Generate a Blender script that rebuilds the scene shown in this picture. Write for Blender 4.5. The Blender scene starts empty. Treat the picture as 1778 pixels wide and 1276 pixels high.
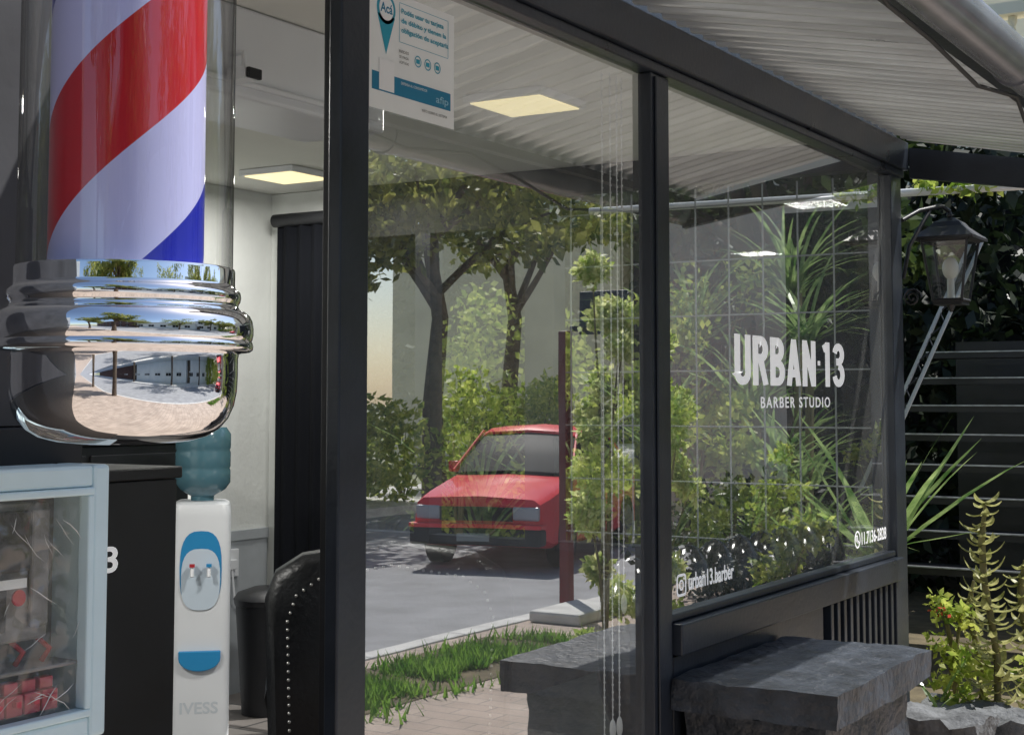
import bpy, math, random
from mathutils import Vector, Matrix, noise
random.seed(7)
scene=bpy.context.scene
R=math.radians
# ------------------------------------------------------------ materials
def mat(name,col,rough=0.6,metal=0.0,var=0.0,scale=8,bump=0.0,bscale=None,spec=0.5,coat=0.0,stretch=(1,1,1)):
    m=bpy.data.materials.new(name); m.use_nodes=True
    nt=m.node_tree; b=nt.nodes["Principled BSDF"]
    b.inputs["Roughness"].default_value=rough; b.inputs["Metallic"].default_value=metal
    b.inputs["Specular IOR Level"].default_value=spec; b.inputs["Coat Weight"].default_value=coat
    b.inputs["Base Color"].default_value=(*col,1)
    tc=nt.nodes.new("ShaderNodeTexCoord"); mp=nt.nodes.new("ShaderNodeMapping"); mp.inputs["Scale"].default_value=stretch
    nt.links.new(tc.outputs["Object"],mp.inputs[0])
    if var>0:
        n=nt.nodes.new("ShaderNodeTexNoise"); n.inputs["Scale"].default_value=scale; n.inputs["Detail"].default_value=6
        nt.links.new(mp.outputs[0],n.inputs["Vector"])
        r=nt.nodes.new("ShaderNodeValToRGB")
        r.color_ramp.elements[0].position=.3; r.color_ramp.elements[1].position=.7
        r.color_ramp.elements[0].color=(*[max(0,c*(1-var)) for c in col],1)
        r.color_ramp.elements[1].color=(*[min(1,c*(1+var)) for c in col],1)
        nt.links.new(n.outputs[0],r.inputs[0]); nt.links.new(r.outputs[0],b.inputs["Base Color"])
        mr=nt.nodes.new("ShaderNodeMapRange"); mr.inputs[3].default_value=max(0,rough-.1); mr.inputs[4].default_value=min(1,rough+.12)
        nt.links.new(n.outputs[0],mr.inputs[0])
        if rough>.12: nt.links.new(mr.outputs[0],b.inputs["Roughness"])
    if bump>0:
        n2=nt.nodes.new("ShaderNodeTexNoise"); n2.inputs["Scale"].default_value=bscale or scale*3; n2.inputs["Detail"].default_value=8
        nt.links.new(mp.outputs[0],n2.inputs["Vector"])
        bp=nt.nodes.new("ShaderNodeBump"); bp.inputs["Strength"].default_value=bump; bp.inputs["Distance"].default_value=.02
        nt.links.new(n2.outputs[0],bp.inputs["Height"]); nt.links.new(bp.outputs[0],b.inputs["Normal"])
    return m
def leafmat(name,c1,c2,trans=.4,scale=9,rough=.45):
    m=bpy.data.materials.new(name); m.use_nodes=True; nt=m.node_tree; nt.nodes.clear()
    out=nt.nodes.new("ShaderNodeOutputMaterial"); p=nt.nodes.new("ShaderNodeBsdfPrincipled"); t=nt.nodes.new("ShaderNodeBsdfTranslucent"); mx=nt.nodes.new("ShaderNodeMixShader")
    tc=nt.nodes.new("ShaderNodeTexCoord"); n=nt.nodes.new("ShaderNodeTexNoise"); n.inputs["Scale"].default_value=scale; n.inputs["Detail"].default_value=3
    r=nt.nodes.new("ShaderNodeValToRGB"); r.color_ramp.elements[0].position=.35; r.color_ramp.elements[1].position=.66
    r.color_ramp.elements[0].color=(*c1,1); r.color_ramp.elements[1].color=(*c2,1)
    nt.links.new(tc.outputs["Object"],n.inputs["Vector"]); nt.links.new(n.outputs[0],r.inputs[0])
    nt.links.new(r.outputs[0],p.inputs["Base Color"]); nt.links.new(r.outputs[0],t.inputs[0]); p.inputs["Roughness"].default_value=rough
    mx.inputs[0].default_value=trans
    nt.links.new(p.outputs[0],mx.inputs[1]); nt.links.new(t.outputs[0],mx.inputs[2]); nt.links.new(mx.outputs[0],out.inputs[0])
    return m
def brickmat(name,c1,c2,mortar,scale,w=.5,h=.25,ms=.02,rough=.8,rot=(0,0,0),bump=.4):
    m=bpy.data.materials.new(name); m.use_nodes=True; nt=m.node_tree; b=nt.nodes["Principled BSDF"]
    tc=nt.nodes.new("ShaderNodeTexCoord"); mp=nt.nodes.new("ShaderNodeMapping"); mp.inputs["Rotation"].default_value=rot
    br=nt.nodes.new("ShaderNodeTexBrick"); br.inputs["Color1"].default_value=(*c1,1); br.inputs["Color2"].default_value=(*c2,1); br.inputs["Mortar"].default_value=(*mortar,1)
    br.inputs["Scale"].default_value=scale; br.inputs["Brick Width"].default_value=w; br.inputs["Row Height"].default_value=h; br.inputs["Mortar Size"].default_value=ms
    nt.links.new(tc.outputs["Object"],mp.inputs[0]); nt.links.new(mp.outputs[0],br.inputs[0])
    n=nt.nodes.new("ShaderNodeTexNoise"); n.inputs["Scale"].default_value=3; n.inputs["Detail"].default_value=8; nt.links.new(tc.outputs["Object"],n.inputs["Vector"])
    mx=nt.nodes.new("ShaderNodeMix"); mx.data_type='RGBA'; mx.blend_type='MULTIPLY'; mx.inputs[0].default_value=.7
    rr=nt.nodes.new("ShaderNodeValToRGB"); rr.color_ramp.elements[0].position=.3; rr.color_ramp.elements[0].color=(.6,.6,.6,1); rr.color_ramp.elements[1].position=.7
    nt.links.new(n.outputs[0],rr.inputs[0]); nt.links.new(br.outputs[0],mx.inputs[6]); nt.links.new(rr.outputs[0],mx.inputs[7]); nt.links.new(mx.outputs[2],b.inputs["Base Color"])
    b.inputs["Roughness"].default_value=rough
    bp=nt.nodes.new("ShaderNodeBump"); bp.inputs["Strength"].default_value=bump; bp.inputs["Distance"].default_value=.01; bp.invert=True
    nt.links.new(br.outputs["Fac"],bp.inputs["Height"]); nt.links.new(bp.outputs[0],b.inputs["Normal"])
    return m
def glassmat(name,fac,tint,rough=0.0,edge=None,wave=0.0,dust_haze=0.0):
    m=bpy.data.materials.new(name); m.use_nodes=True; nt=m.node_tree; nt.nodes.clear()
    out=nt.nodes.new("ShaderNodeOutputMaterial"); t=nt.nodes.new("ShaderNodeBsdfTransparent"); g=nt.nodes.new("ShaderNodeBsdfGlossy"); mx=nt.nodes.new("ShaderNodeMixShader")
    t.inputs[0].default_value=(*tint,1); g.inputs["Roughness"].default_value=rough; mx.inputs[0].default_value=fac; g.inputs[0].default_value=(1,1,1,1)
    if edge:
        lw=nt.nodes.new("ShaderNodeLayerWeight"); lw.inputs[0].default_value=.5
        r=nt.nodes.new("ShaderNodeValToRGB"); r.color_ramp.elements[0].color=(*tint,1); r.color_ramp.elements[0].position=.45; r.color_ramp.elements[1].color=(*edge,1); r.color_ramp.elements[1].position=.95
        nt.links.new(lw.outputs["Facing"],r.inputs[0]); nt.links.new(r.outputs[0],t.inputs[0])
        mr=nt.nodes.new("ShaderNodeMapRange"); mr.inputs[1].default_value=.2; mr.inputs[2].default_value=1; mr.inputs[3].default_value=fac; mr.inputs[4].default_value=min(1,fac*4)
        nt.links.new(lw.outputs["Facing"],mr.inputs[0]); nt.links.new(mr.outputs[0],mx.inputs[0])
    if wave>0:
        tc=nt.nodes.new("ShaderNodeTexCoord"); n=nt.nodes.new("ShaderNodeTexNoise"); n.inputs["Scale"].default_value=2.2; n.inputs["Detail"].default_value=1
        bp=nt.nodes.new("ShaderNodeBump"); bp.inputs["Strength"].default_value=wave; bp.inputs["Distance"].default_value=.01
        nt.links.new(tc.outputs["Object"],n.inputs["Vector"]); nt.links.new(n.outputs[0],bp.inputs["Height"]); nt.links.new(bp.outputs[0],g.inputs["Normal"])
    nt.links.new(t.outputs[0],mx.inputs[1]); nt.links.new(g.outputs[0],mx.inputs[2])
    last=mx
    if dust_haze>0:
        d=nt.nodes.new("ShaderNodeBsdfDiffuse"); d.inputs[0].default_value=(.85,.87,.84,1); m2=nt.nodes.new("ShaderNodeMixShader")
        tc=nt.nodes.new("ShaderNodeTexCoord"); mp=nt.nodes.new("ShaderNodeMapping"); mp.inputs["Scale"].default_value=(1,2.5,.7); n=nt.nodes.new("ShaderNodeTexNoise"); n.inputs["Scale"].default_value=2.5; n.inputs["Detail"].default_value=7
        mr=nt.nodes.new("ShaderNodeMapRange"); mr.inputs[1].default_value=.3; mr.inputs[2].default_value=.75; mr.inputs[3].default_value=dust_haze*.6; mr.inputs[4].default_value=dust_haze*1.6
        nt.links.new(tc.outputs["Object"],mp.inputs[0]); nt.links.new(mp.outputs[0],n.inputs["Vector"]); nt.links.new(n.outputs[0],mr.inputs[0]); nt.links.new(mr.outputs[0],m2.inputs[0])
        nt.links.new(mx.outputs[0],m2.inputs[1]); nt.links.new(d.outputs[0],m2.inputs[2]); last=m2
    nt.links.new(last.outputs[0],out.inputs[0])
    return m
def emit(name,col,s):
    m=bpy.data.materials.new(name); m.use_nodes=True; b=m.node_tree.nodes["Principled BSDF"]
    b.inputs["Base Color"].default_value=(*col,1); b.inputs["Emission Color"].default_value=(*col,1); b.inputs["Emission Strength"].default_value=s; return m

M_frame=mat("charcoal_paint",(.022,.028,.039),.31,var=.3,scale=5,bump=.05,bscale=60)
M_black=mat("black_paint",(.010,.011,.014),.5,var=.3,scale=6)
M_brick=brickmat("terracotta_brick",(.13,.06,.045),(.10,.05,.04),(.09,.08,.07),4.0,rot=(R(90),0,R(90)))
M_dwall=mat("slate_plaster",(.05,.052,.06),.7,var=.35,scale=2.5,bump=.2)
M_white=mat("white_plaster",(.74,.76,.74),.8,var=.06,scale=3,bump=.2,bscale=25)
M_ceil=mat("ceiling_paint",(.82,.82,.77),.85,var=.04,scale=2)
M_grey=mat("grey_plaster",(.42,.45,.48),.8,var=.12,scale=4,bump=.15)
M_floor=brickmat("floor_tile",(.16,.15,.14),(.19,.17,.16),(.05,.05,.05),2.5,w=1,h=1,rough=.35,bump=.1)
M_chrome=mat("chrome",(.97,.97,.98),.02,metal=1.0)
M_roof=mat("galvanised_sheet",(.60,.66,.69),.30,metal=.5,var=.25,scale=3,bump=.05,stretch=(.4,3,1))
M_gutter=mat("gutter_paint",(.15,.16,.18),.22,var=.25,scale=4,spec=.9)
M_glass=glassmat("window_glass",.50,(.98,1,.99),wave=.03,dust_haze=.045)  # dust film plus pale haze mixed in to lift the dark reflections
M_clear=glassmat("clear_glass",.012,(.97,.98,.98))
M_tube=glassmat("clear_acrylic",.07,(.97,.97,.97),edge=(.34,.34,.34))
M_wtext=mat("self_lit_white_vinyl",(.98,.985,.99),.3)
_b=M_wtext.node_tree.nodes["Principled BSDF"]; _b.inputs["Emission Color"].default_value=(1,1,1,1); _b.inputs["Emission Strength"].default_value=.25  # faint glow added to brighten the shaded lettering, which is no lamp
M_paperw=mat("white_print",(.92,.94,.93),.5)
M_asph=mat("asphalt",(.33,.335,.345),.85,var=.18,scale=2.5,bump=.4,bscale=120)
M_pave=brickmat("pavers",(.58,.47,.39),(.49,.39,.32),(.28,.25,.22),3.2,w=.8,h=.4,ms=.012)
M_conc=mat("concrete",(.68,.67,.64),.85,var=.18,scale=5,bump=.3)
M_soil=mat("soil",(.15,.12,.07),.95,var=.4,scale=6,bump=.6)
M_ground=mat("ground_dirt",(.24,.25,.15),.95,var=.3,scale=1)
M_stone=mat("black_stone",(.034,.041,.053),.48,var=.6,scale=9,bump=.8,bscale=30)
M_rock=mat("grey_rock",(.14,.145,.15),.8,var=.5,scale=9,bump=.9,bscale=30)
M_red=mat("red_car_paint",(.94,.02,.04),.38,coat=.4,var=.05,scale=2)
M_redpost=mat("red_post_paint",(.16,.012,.018),.5,var=.2,scale=6)
M_dglass=mat("car_glass",(.014,.017,.02),.55,spec=.12)
M_rub=mat("rubber",(.012,.012,.013),.8)
M_rim=mat("alloy_rim",(.35,.35,.36),.35,metal=.8)
M_lamp=mat("headlight_glass",(.45,.47,.5),.2,spec=.8)
M_leather=mat("black_leather",(.006,.007,.009),.38,var=.3,scale=10,bump=.15,bscale=60,spec=.4)
M_plasticw=mat("white_plastic",(.80,.82,.85),.35,var=.03,scale=4)
M_blue=mat("blue_plastic",(.03,.28,.58),.35)
M_pblue=mat("pale_blue_panel",(.62,.72,.82),.35)
M_teal=mat("teal_print",(.02,.22,.38),.5)
M_pin=mat("light_teal_print",(.03,.36,.50),.5)
M_box=mat("pale_blue_plastic",(.68,.85,.90),.4,var=.04,scale=9,bump=.05)
M_meter=mat("meter_grey",(.26,.25,.24),.6,var=.3,scale=12)
M_mdark=mat("meter_dark",(.055,.05,.045),.5,var=.4,scale=14)
M_redp=mat("red_plastic",(.5,.03,.04),.4)
M_bark=mat("bark",(.12,.09,.065),.9,var=.4,scale=8,bump=.8)
M_cream=mat("cream_plaster",(.80,.75,.60),.85,var=.1,scale=1,bump=.1)
M_wbuild=mat("white_plaster_wall",(.88,.89,.87),.85,var=.06,scale=1)
M_metal=mat("black_steel",(.014,.015,.018),.45,var=.3,scale=7)
M_nosing=mat("sunlit_edge_paint",(.40,.42,.44),.35,metal=.4,var=.3,scale=20)  # pale grey stands in for sunlight on the tread edges
M_wmetal=mat("white_metal",(.78,.8,.8),.4)
M_gmetal=mat("grille_metal",(.30,.33,.33),.45)
M_lattice=mat("pale_lattice_metal",(.36,.38,.38),.45)
M_amber=emit("warm_lamp_panel",(1,.85,.48),1.1)
M_bulb=mat("bulb_glass",(.8,.8,.76),.2)
M_stem=mat("plant_stem",(.18,.16,.07),.7,var=.3,scale=12)
L_tree=leafmat("tree_leaves",(.07,.12,.02),(.50,.50,.14),.6,2)
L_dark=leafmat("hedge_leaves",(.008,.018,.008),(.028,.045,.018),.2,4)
L_shrub=leafmat("shrub_leaves",(.16,.28,.03),(.70,.74,.18),.55,12)
L_bright=leafmat("bright_vine_leaves",(.32,.46,.07),(.95,.95,.5),.6,14)
L_strap=leafmat("strap_leaves",(.08,.18,.04),(.48,.62,.24),.5,9,.25)
L_kal=leafmat("succulent_leaves",(.24,.26,.08),(.66,.64,.28),.4,20,.4)
L_grass=leafmat("grass_blades",(.10,.26,.03),(.30,.50,.08),.5,6)
L_flower=leafmat("red_petals",(.55,.05,.03),(.7,.12,.08),.4,20)

# ------------------------------------------------------------ mesh builder
class MB:
    def __init__(s): s.v=[]; s.f=[]; s.m=[]
    def add(s,vs,fs,mi=0):
        o=len(s.v); s.v+= [tuple(v) for v in vs]
        for f in fs: s.f.append([i+o for i in f]); s.m.append(mi)
    def box(s,x0,x1,y0,y1,z0,z1,mi=0,M=None):
        vs=[Vector(p) for p in [(x0,y0,z0),(x1,y0,z0),(x1,y1,z0),(x0,y1,z0),(x0,y0,z1),(x1,y0,z1),(x1,y1,z1),(x0,y1,z1)]]
        if M: vs=[M@v for v in vs]
        s.add(vs,[(0,3,2,1),(4,5,6,7),(0,1,5,4),(1,2,6,5),(2,3,7,6),(3,0,4,7)],mi); return s
    def sweep(s,pts,r,seg=10,mi=0,caps=True):
        pts=[Vector(p) for p in pts]; rs=r if isinstance(r,(list,tuple)) else [r]*len(pts)
        vs=[];n=len(pts)
        t0=(pts[1]-pts[0]).normalized(); up=Vector((0,0,1)) if abs(t0.z)<.9 else Vector((1,0,0)); a=t0.cross(up).normalized()
        for i,p in enumerate(pts):
            t=(pts[min(i+1,n-1)]-pts[max(i-1,0)]).normalized()
            a=(a-t*a.dot(t)).normalized(); b=t.cross(a)
            for k in range(seg):
                an=2*math.pi*k/seg; vs.append(p+(a*math.cos(an)+b*math.sin(an))*rs[i])
        fs=[]
        for i in range(n-1):
            for k in range(seg):
                k2=(k+1)%seg; fs.append((i*seg+k,i*seg+k2,(i+1)*seg+k2,(i+1)*seg+k))
        if caps: fs.append(tuple(range(seg))[::-1]); fs.append(tuple((n-1)*seg+k for k in range(seg)))
        s.add(vs,fs,mi); return s
    def lathe(s,prof,c=(0,0,0),seg=64,mi=0,sx=1,sy=1):
        vs=[];n=len(prof)
        for r,z in prof:
            for k in range(seg):
                an=2*math.pi*k/seg; vs.append((c[0]+r*sx*math.cos(an),c[1]+r*sy*math.sin(an),c[2]+z))
        fs=[]
        for i in range(n-1):
            for k in range(seg):
                k2=(k+1)%seg; fs.append((i*seg+k,(i+1)*seg+k,(i+1)*seg+k2,i*seg+k2))
        s.add(vs,fs,mi); return s
    def ball(s,c,rx,ry,rz,mi=0,seg=16,rings=9):
        prof=[(math.sin(math.pi*i/rings)+1e-5,math.cos(math.pi*i/rings)*rz) for i in range(rings+1)]
        return s.lathe(prof,c,seg,mi,rx,ry)
    def loft(s,rings,mi=0,caps=True):
        n=len(rings[0]); vs=[p for r in rings for p in r]; fs=[]
        for i in range(len(rings)-1):
            for k in range(n):
                k2=(k+1)%n; fs.append((i*n+k,i*n+k2,(i+1)*n+k2,(i+1)*n+k))
        if caps: fs.append(tuple(range(n))[::-1]); fs.append(tuple((len(rings)-1)*n+k for k in range(n)))
        s.add(vs,fs,mi); return s
    def obj(s,name,mats,parent=None,smooth=None,bevel=0,origin=None):
        me=bpy.data.meshes.new(name)
        vs=s.v
        if origin: vs=[(v[0]-origin[0],v[1]-origin[1],v[2]-origin[2]) for v in vs]
        me.from_pydata(vs,[],s.f); 
        if not isinstance(mats,(list,tuple)): mats=[mats]
        for m in mats: me.materials.append(m)
        me.polygons.foreach_set("material_index",s.m)
        if smooth is not None:
            me.polygons.foreach_set("use_smooth",[True]*len(me.polygons)); me.update()
            me.set_sharp_from_angle(angle=R(smooth))
        me.update()
        o=bpy.data.objects.new(name,me); scene.collection.objects.link(o)
        if origin: o.location=origin
        if bevel:
            b=o.modifiers.new("bevel","BEVEL"); b.width=bevel; b.segments=2; b.limit_method='ANGLE'
        if parent: par(o,parent)
        return o
def par(o,p):
    o.parent=p; o.matrix_parent_inverse=Matrix.Translation(-p.location)
def tag(o,label,cat,group=None,kind=None):
    o["label"]=label; o["category"]=cat
    if group:o["group"]=group
    if kind:o["kind"]=kind
    return o
def empty(name,loc,label,cat,group=None):
    e=bpy.data.objects.new(name,None); e.empty_display_size=.1; e.location=loc; scene.collection.objects.link(e)
    return tag(e,label,cat,group)
def struct(o): o["kind"]="structure"; o["label"]=o.get("label",o.name.replace("_"," ")); o["category"]=o.name.split(".")[0].replace("_"," "); return o
def text(name,body,y0,z0,w,h,m,parent,x=0,M=None,bold=.0,space=1.0):
    cu=bpy.data.curves.new(name,'FONT'); cu.body=body; cu.size=1; cu.extrude=0.0; cu.offset=bold; cu.resolution_u=4; cu.space_character=space
    t=bpy.data.objects.new(name+"_c",cu); scene.collection.objects.link(t)
    bpy.context.view_layer.update()
    me=bpy.data.meshes.new_from_object(t.evaluated_get(bpy.context.evaluated_depsgraph_get()))
    bpy.data.objects.remove(t); me.name=name
    xs=[v.co.x for v in me.vertices]; ys=[v.co.y for v in me.vertices]
    mx,my=min(xs),min(ys); sw=w/(max(xs)-mx); sh=h/(max(ys)-my) if h else sw
    for v in me.vertices:
        a=(v.co.x-mx)*sw; b=(v.co.y-my)*sh
        v.co=Vector((x,y0+a,z0+b)) if M is None else M@Vector((a,b,0))
    me.materials.clear(); me.materials.append(m)
    o=bpy.data.objects.new(name,me); scene.collection.objects.link(o)
    if parent: par(o,parent)
    return o
def arc(cx,cy,rx,ry,a0,a1,n=10): return [(cx+rx*math.cos(R(a0+(a1-a0)*i/n)),cy+ry*math.sin(R(a0+(a1-a0)*i/n))) for i in range(n+1)]
def glyph(ch,w,t):
    h=t/2; r=w/2-h
    if ch=='U': return [[(h,1),(h,r+h)]+arc(w/2,r+h,r,r,180,360)+[(w-h,1)]]
    if ch=='R': return [[(h,0),(h,1)],[(h,1-h),(w*.5,1-h)]+arc(w*.5,.735,w*.5-h,.265-h,90,-90)+[(h,.47+h)],[(w*.52,.5),(w-h*.9,0)]]
    if ch=='B': return [[(h,0),(h,1)],[(h,1-h),(w*.48,1-h)]+arc(w*.48,.745,w*.5-h*1.2,.255-h,90,-90)+[(h,.49+h)],[(h,.51-h+t*.5),(w*.5,.51-h+t*.5)]+arc(w*.5,.255+t*.12,w*.5-h,.255-h+t*.12,90,-90)+[(h,h)]]
    if ch=='A': return [[(h*.9,0),(w/2,1)],[(w-h*.9,0),(w/2,1)],[(w*.25,.27),(w*.75,.27)]]
    if ch=='N': return [[(h,0),(h,1)],[(w-h,0),(w-h,1)],[(h,1),(w-h,0)]]
    if ch=='1': return [[(w*.6,0),(w*.6,1)],[(w*.62,1-h*.9),(w*.12,.84)]]
    if ch=='3': return [arc(w*.48,.745,w*.48-h,.255-h,170,-90,12)+[(w*.3,.49+h)],arc(w*.48,.255+h*.3,w*.5-h,.255-h*.7,90,-170,14)]
    if ch=='·': return [[(w*.1,.52),(w*.9,.52)]]
    return []
def ribbon(b,pts,t,f):
    n=len(pts); vs=[]
    P=[Vector((p[0],p[1])) for p in pts]
    for i in range(n):
        d1=(P[i]-P[i-1]).normalized() if i else (P[1]-P[0]).normalized(); d2=(P[i+1]-P[i]).normalized() if i<n-1 else d1
        d=(d1+d2).normalized(); nn=Vector((-d.y,d.x)); k=1/max(.5,nn.dot(Vector((-d1.y,d1.x))))
        vs+=[f(P[i]+nn*t/2*k),f(P[i]-nn*t/2*k)]
    b.add(vs,[(2*i,2*i+1,2*i+3,2*i+2) for i in range(n-1)])
def letters(name,s,y0,z0,W,H,x,m,parent):
    adv={'1':.34,' ':.16,'·':.11}; b=MB(); cur=0; total=sum(adv.get(c,.48)+.07 for c in s)-.07; sc=W/total; q=0
    for c in s:
        w=adv.get(c,.48)
        for st in glyph(c,w,.165):
            q+=1; xx=x+.0001*(q%4)
            ribbon(b,st,.165 if c!='·' else .10,lambda p,cur=cur,xx=xx:(xx,y0+(cur+p.x)*sc,z0+min(1,max(0,p.y))*H))
        cur+=w+.07
    return b.obj(name,m,parent)

# ------------------------------------------------------------ foliage
def rnd_dir():
    while True:
        v=Vector((random.uniform(-1,1),random.uniform(-1,1),random.uniform(-1,1)))
        if .1<v.length<1: return v.normalized()
def leaves(mb,clumps,n,size,mi=0,flat=.6):
    wts=[c[1]**2 for c in clumps]
    for c,r in random.choices(clumps,weights=wts,k=n):
        d=rnd_dir()*(r*random.random()**.45); d.z*=flat
        p=Vector(c)+d; s=size*random.uniform(.6,1.4)
        a=rnd_dir(); b=a.cross(rnd_dir()).normalized()
        mb.add([p,p+a*s*.5+b*s*.28,p+a*s,p+a*s*.5-b*s*.28],[(0,1,2,3)],mi)
def tree(name,x,y,h,cr,label,m=L_tree,n=8000,size=.16,z0=-.0,group="street trees",low=.42):
    e=empty(name,(x,y,z0),label,"tree",group)
    t=MB(); top=Vector((x+random.uniform(-.3,.3),y+random.uniform(-.3,.3),z0+h*.55))
    pts=[Vector((x,y,z0-.05)),Vector((x+.05,y,z0+h*.2)),Vector((x-.05,y+.06,z0+h*.38)),top]
    t.sweep(pts,[.2,.15,.13,.09],12)
    cl=[]
    for i in range(9):
        an=i*2.4; rr=cr*random.uniform(.45,.95)
        en=Vector((x+math.cos(an)*rr,y+math.sin(an)*rr,z0+h*random.uniform(low,.95)))
        st=pts[2].lerp(top,random.random()); mid=st.lerp(en,.5)+Vector((0,0,.25))
        t.sweep([st,mid,en],[.07,.045,.015],7)
        cl.append((en,cr*random.uniform(.25,.42))); cl.append((mid,cr*random.uniform(.2,.35)))
        for j in range(2): cl.append((en+rnd_dir()*cr*.4,cr*random.uniform(.15,.3)))
    t.obj("trunk",M_bark,e,smooth=60)
    c=MB(); leaves(c,cl,n,size); c.obj("crown",m,e)
    return e
def strap(mb,base,n,L,w,mi=0,up=(.5,1.35),az=None,droop=(.06,.22)):
    for i in range(n):
        a=random.uniform(0,2*math.pi) if az is None else random.uniform(*az); el=random.uniform(*up); l=L*random.uniform(.6,1.1)
        p=Vector(base)+Vector((random.uniform(-.05,.05),random.uniform(-.05,.05),0)); seg=7
        side=Vector((-math.sin(a),math.cos(a),0)); vs=[];fs=[]
        for k in range(seg+1):
            f=k/seg; ww=w*.5*math.sin(math.pi*min(1,.25+f*.75))**.7+.0005
            vs+=[p-side*ww,p+side*ww]
            d=Vector((math.cos(a)*math.cos(el),math.sin(a)*math.cos(el),math.sin(el))); p=p+d*l/seg; el-=random.uniform(*droop)
            if k: fs.append((2*k-2,2*k-1,2*k+1,2*k))
        mb.add(vs,fs,mi)
def kalanchoe(name,x,y,z,h,label,LL=.15):
    e=empty(name,(x,y,z),label,"plant","succulents in the planting bed")
    s=MB(); pts=[Vector((x+.03*math.sin(i),y,z+h*i/6)) for i in range(7)]; s.sweep(pts,[.016]*6+[.006],7); s.obj("stem",M_stem,e,smooth=60)
    l=MB(); k=0; zz=z+h*.12
    while zz<z+h:
        f=(zz-z)/h; L=LL*(1-.55*f)
        for j in range(4):
            a=j*math.pi/2+k*.8+random.uniform(-.3,.3); dv=Vector((math.cos(a),math.sin(a),0)); sd=Vector((-dv.y,dv.x,0))
            p=Vector((x+.03*math.sin(6*f),y,zz+random.uniform(-.01,.01))); vs=[];fs=[];el=random.uniform(-.6,.1); LL2=L*random.uniform(.75,1.15)
            for q in range(6):
                g=q/5; w=.019*math.sin(math.pi*min(1,.2+.8*g))+.001
                vs+=[p-sd*w+Vector((0,0,.006)),p,p+sd*w+Vector((0,0,.006))]
                p=p+(dv*math.cos(el)+Vector((0,0,math.sin(el))))*LL2/5; el+=random.uniform(.18,.38)
                if q:
                    b=3*q; fs+=[(b-3,b-2,b+1,b),(b-2,b-1,b+2,b+1)]
            l.add(vs,fs)
        zz+=.042; k+=1
    l.obj("leaves",L_kal,e)
    return e

# ============================================================ SETTING
b=MB(); b.add([(-200,-200,-.14),(200,-200,-.14),(200,200,-.14),(-200,200,-.14)],[(0,1,2,3)]); struct(b.obj("ground",M_ground))
b=MB(); b.add([(3.48,-80,-.12),(10.5,-80,-.12),(10.5,120,-.12),(3.48,120,-.12)],[(0,1,2,3)]); struct(b.obj("road",M_asph))
b=MB(); b.box(-.1,3.33,-60,6.9,-.3,0); b.box(.6,3.33,6.9,90,-.3,0); struct(b.obj("pavement",M_pave))
b=MB()
for i in range(-30,60):
    b.box(3.332,3.478,i*1.0,i*1.0+.99,-.3,.012)
struct(b.obj("kerb",M_conc,bevel=.012))
b=MB(); b.box(10.5,13.4,-60,90,-.3,.0); struct(b.obj("far_pavement",M_conc))
b=MB(); b.box(-9,.598,6.905,30,-.3,.03); b.box(-9,-.102,6.20,6.903,-.3,.03); struct(b.obj("garden_soil",M_soil))

# ---- shop building
shop=empty("barber_shop",(0,3,0),"single storey shop with charcoal framed glass front","building")
b=MB(); b.box(-.2,0,-8,1.68,1.46,3.3); b.obj("upper_wall",M_dwall,shop)
b=MB(); b.box(-.205,.005,-8,1.685,0,1.458); b.obj("plinth",M_black,shop,bevel=.004)
b=MB(); b.box(-.034,0,2.355,2.45,0,2.438); b.obj("post",M_frame,shop,bevel=.004)
b=MB(); b.box(-.052,-.036,2.362,2.41,0,2.438); b.obj("door_frame",M_black,shop,bevel=.002)
b=MB(); b.box(-.042,0,3.78,3.90,0,2.438); b.box(.001,.008,3.80,3.88,0.01,2.43); b.obj("post",M_frame,shop,bevel=.003)
b=MB(); b.box(-.05,.0,6.04,6.18,0,2.438); b.obj("post",M_frame,shop,bevel=.004)
b=MB(); b.box(-.08,.03,1.69,6.20,2.47,2.59); b.box(-.05,.012,1.69,6.19,2.44,2.468); b.obj("beam",M_frame,shop,bevel=.004)
b=MB(); b.box(-.2,-.02,1.69,6.2,2.592,3.3); b.obj("parapet",M_frame,shop)
b=MB(); b.box(-.09,.03,3.902,6.038,.77,.86); b.box(-.05,-.005,3.902,6.038,.862,.885); b.box(-.05,-.005,2.452,3.778,0,.10)
b.obj("sill",M_frame,shop,bevel=.005)
b=MB(); b.box(-.09,-.03,3.902,6.038,0,.768)
b.box(-.028,.0,3.905,5.15,0.0,.765); b.box(-.028,.0,5.152,6.03,.0,.35)
for i in range(12):
    y=5.2+i*.071; b.box(-.028,.012,y,y+.03,.352,.765)
b.obj("lower_panel",M_frame,shop,bevel=.003)
for (y0,y1,z0,z1) in [(2.452,3.778,.102,2.438),(3.902,6.038,.887,2.438)]:
    b=MB(); b.add([(-.03,y0,z0),(-.03,y1,z0),(-.03,y1,z1),(-.03,y0,z1)],[(0,1,2,3)]); b.obj("window_pane",M_glass,shop)
b=MB(); b.box(-3.5,-.1,.4,6.2,2.6,2.8); b.obj("ceiling",M_ceil,shop)
b=MB(); b.box(-3.5,-3.38,.4,6.2,0,2.598); b.obj("back_wall",M_white,shop)
b=MB(); b.box(-3.379,-3.355,.5,6.04,.78,.83); b.box(-3.379,-3.365,.5,6.04,0.0,.779); b.obj("wall_dado",M_grey,shop)
b=MB(); b.box(-3.5,-.2,.3,.398,0,2.598); b.obj("side_wall",M_white,shop)
b=MB(); b.box(-3.38,-.1,.4,6.05,-.05,.006); b.obj("shop_floor",M_floor,shop)
y0,y1=6.06,6.14
b=MB(); b.box(-3.02,-.101,y0,y1,0,.80); b.obj("end_wall",M_black,shop)
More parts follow.
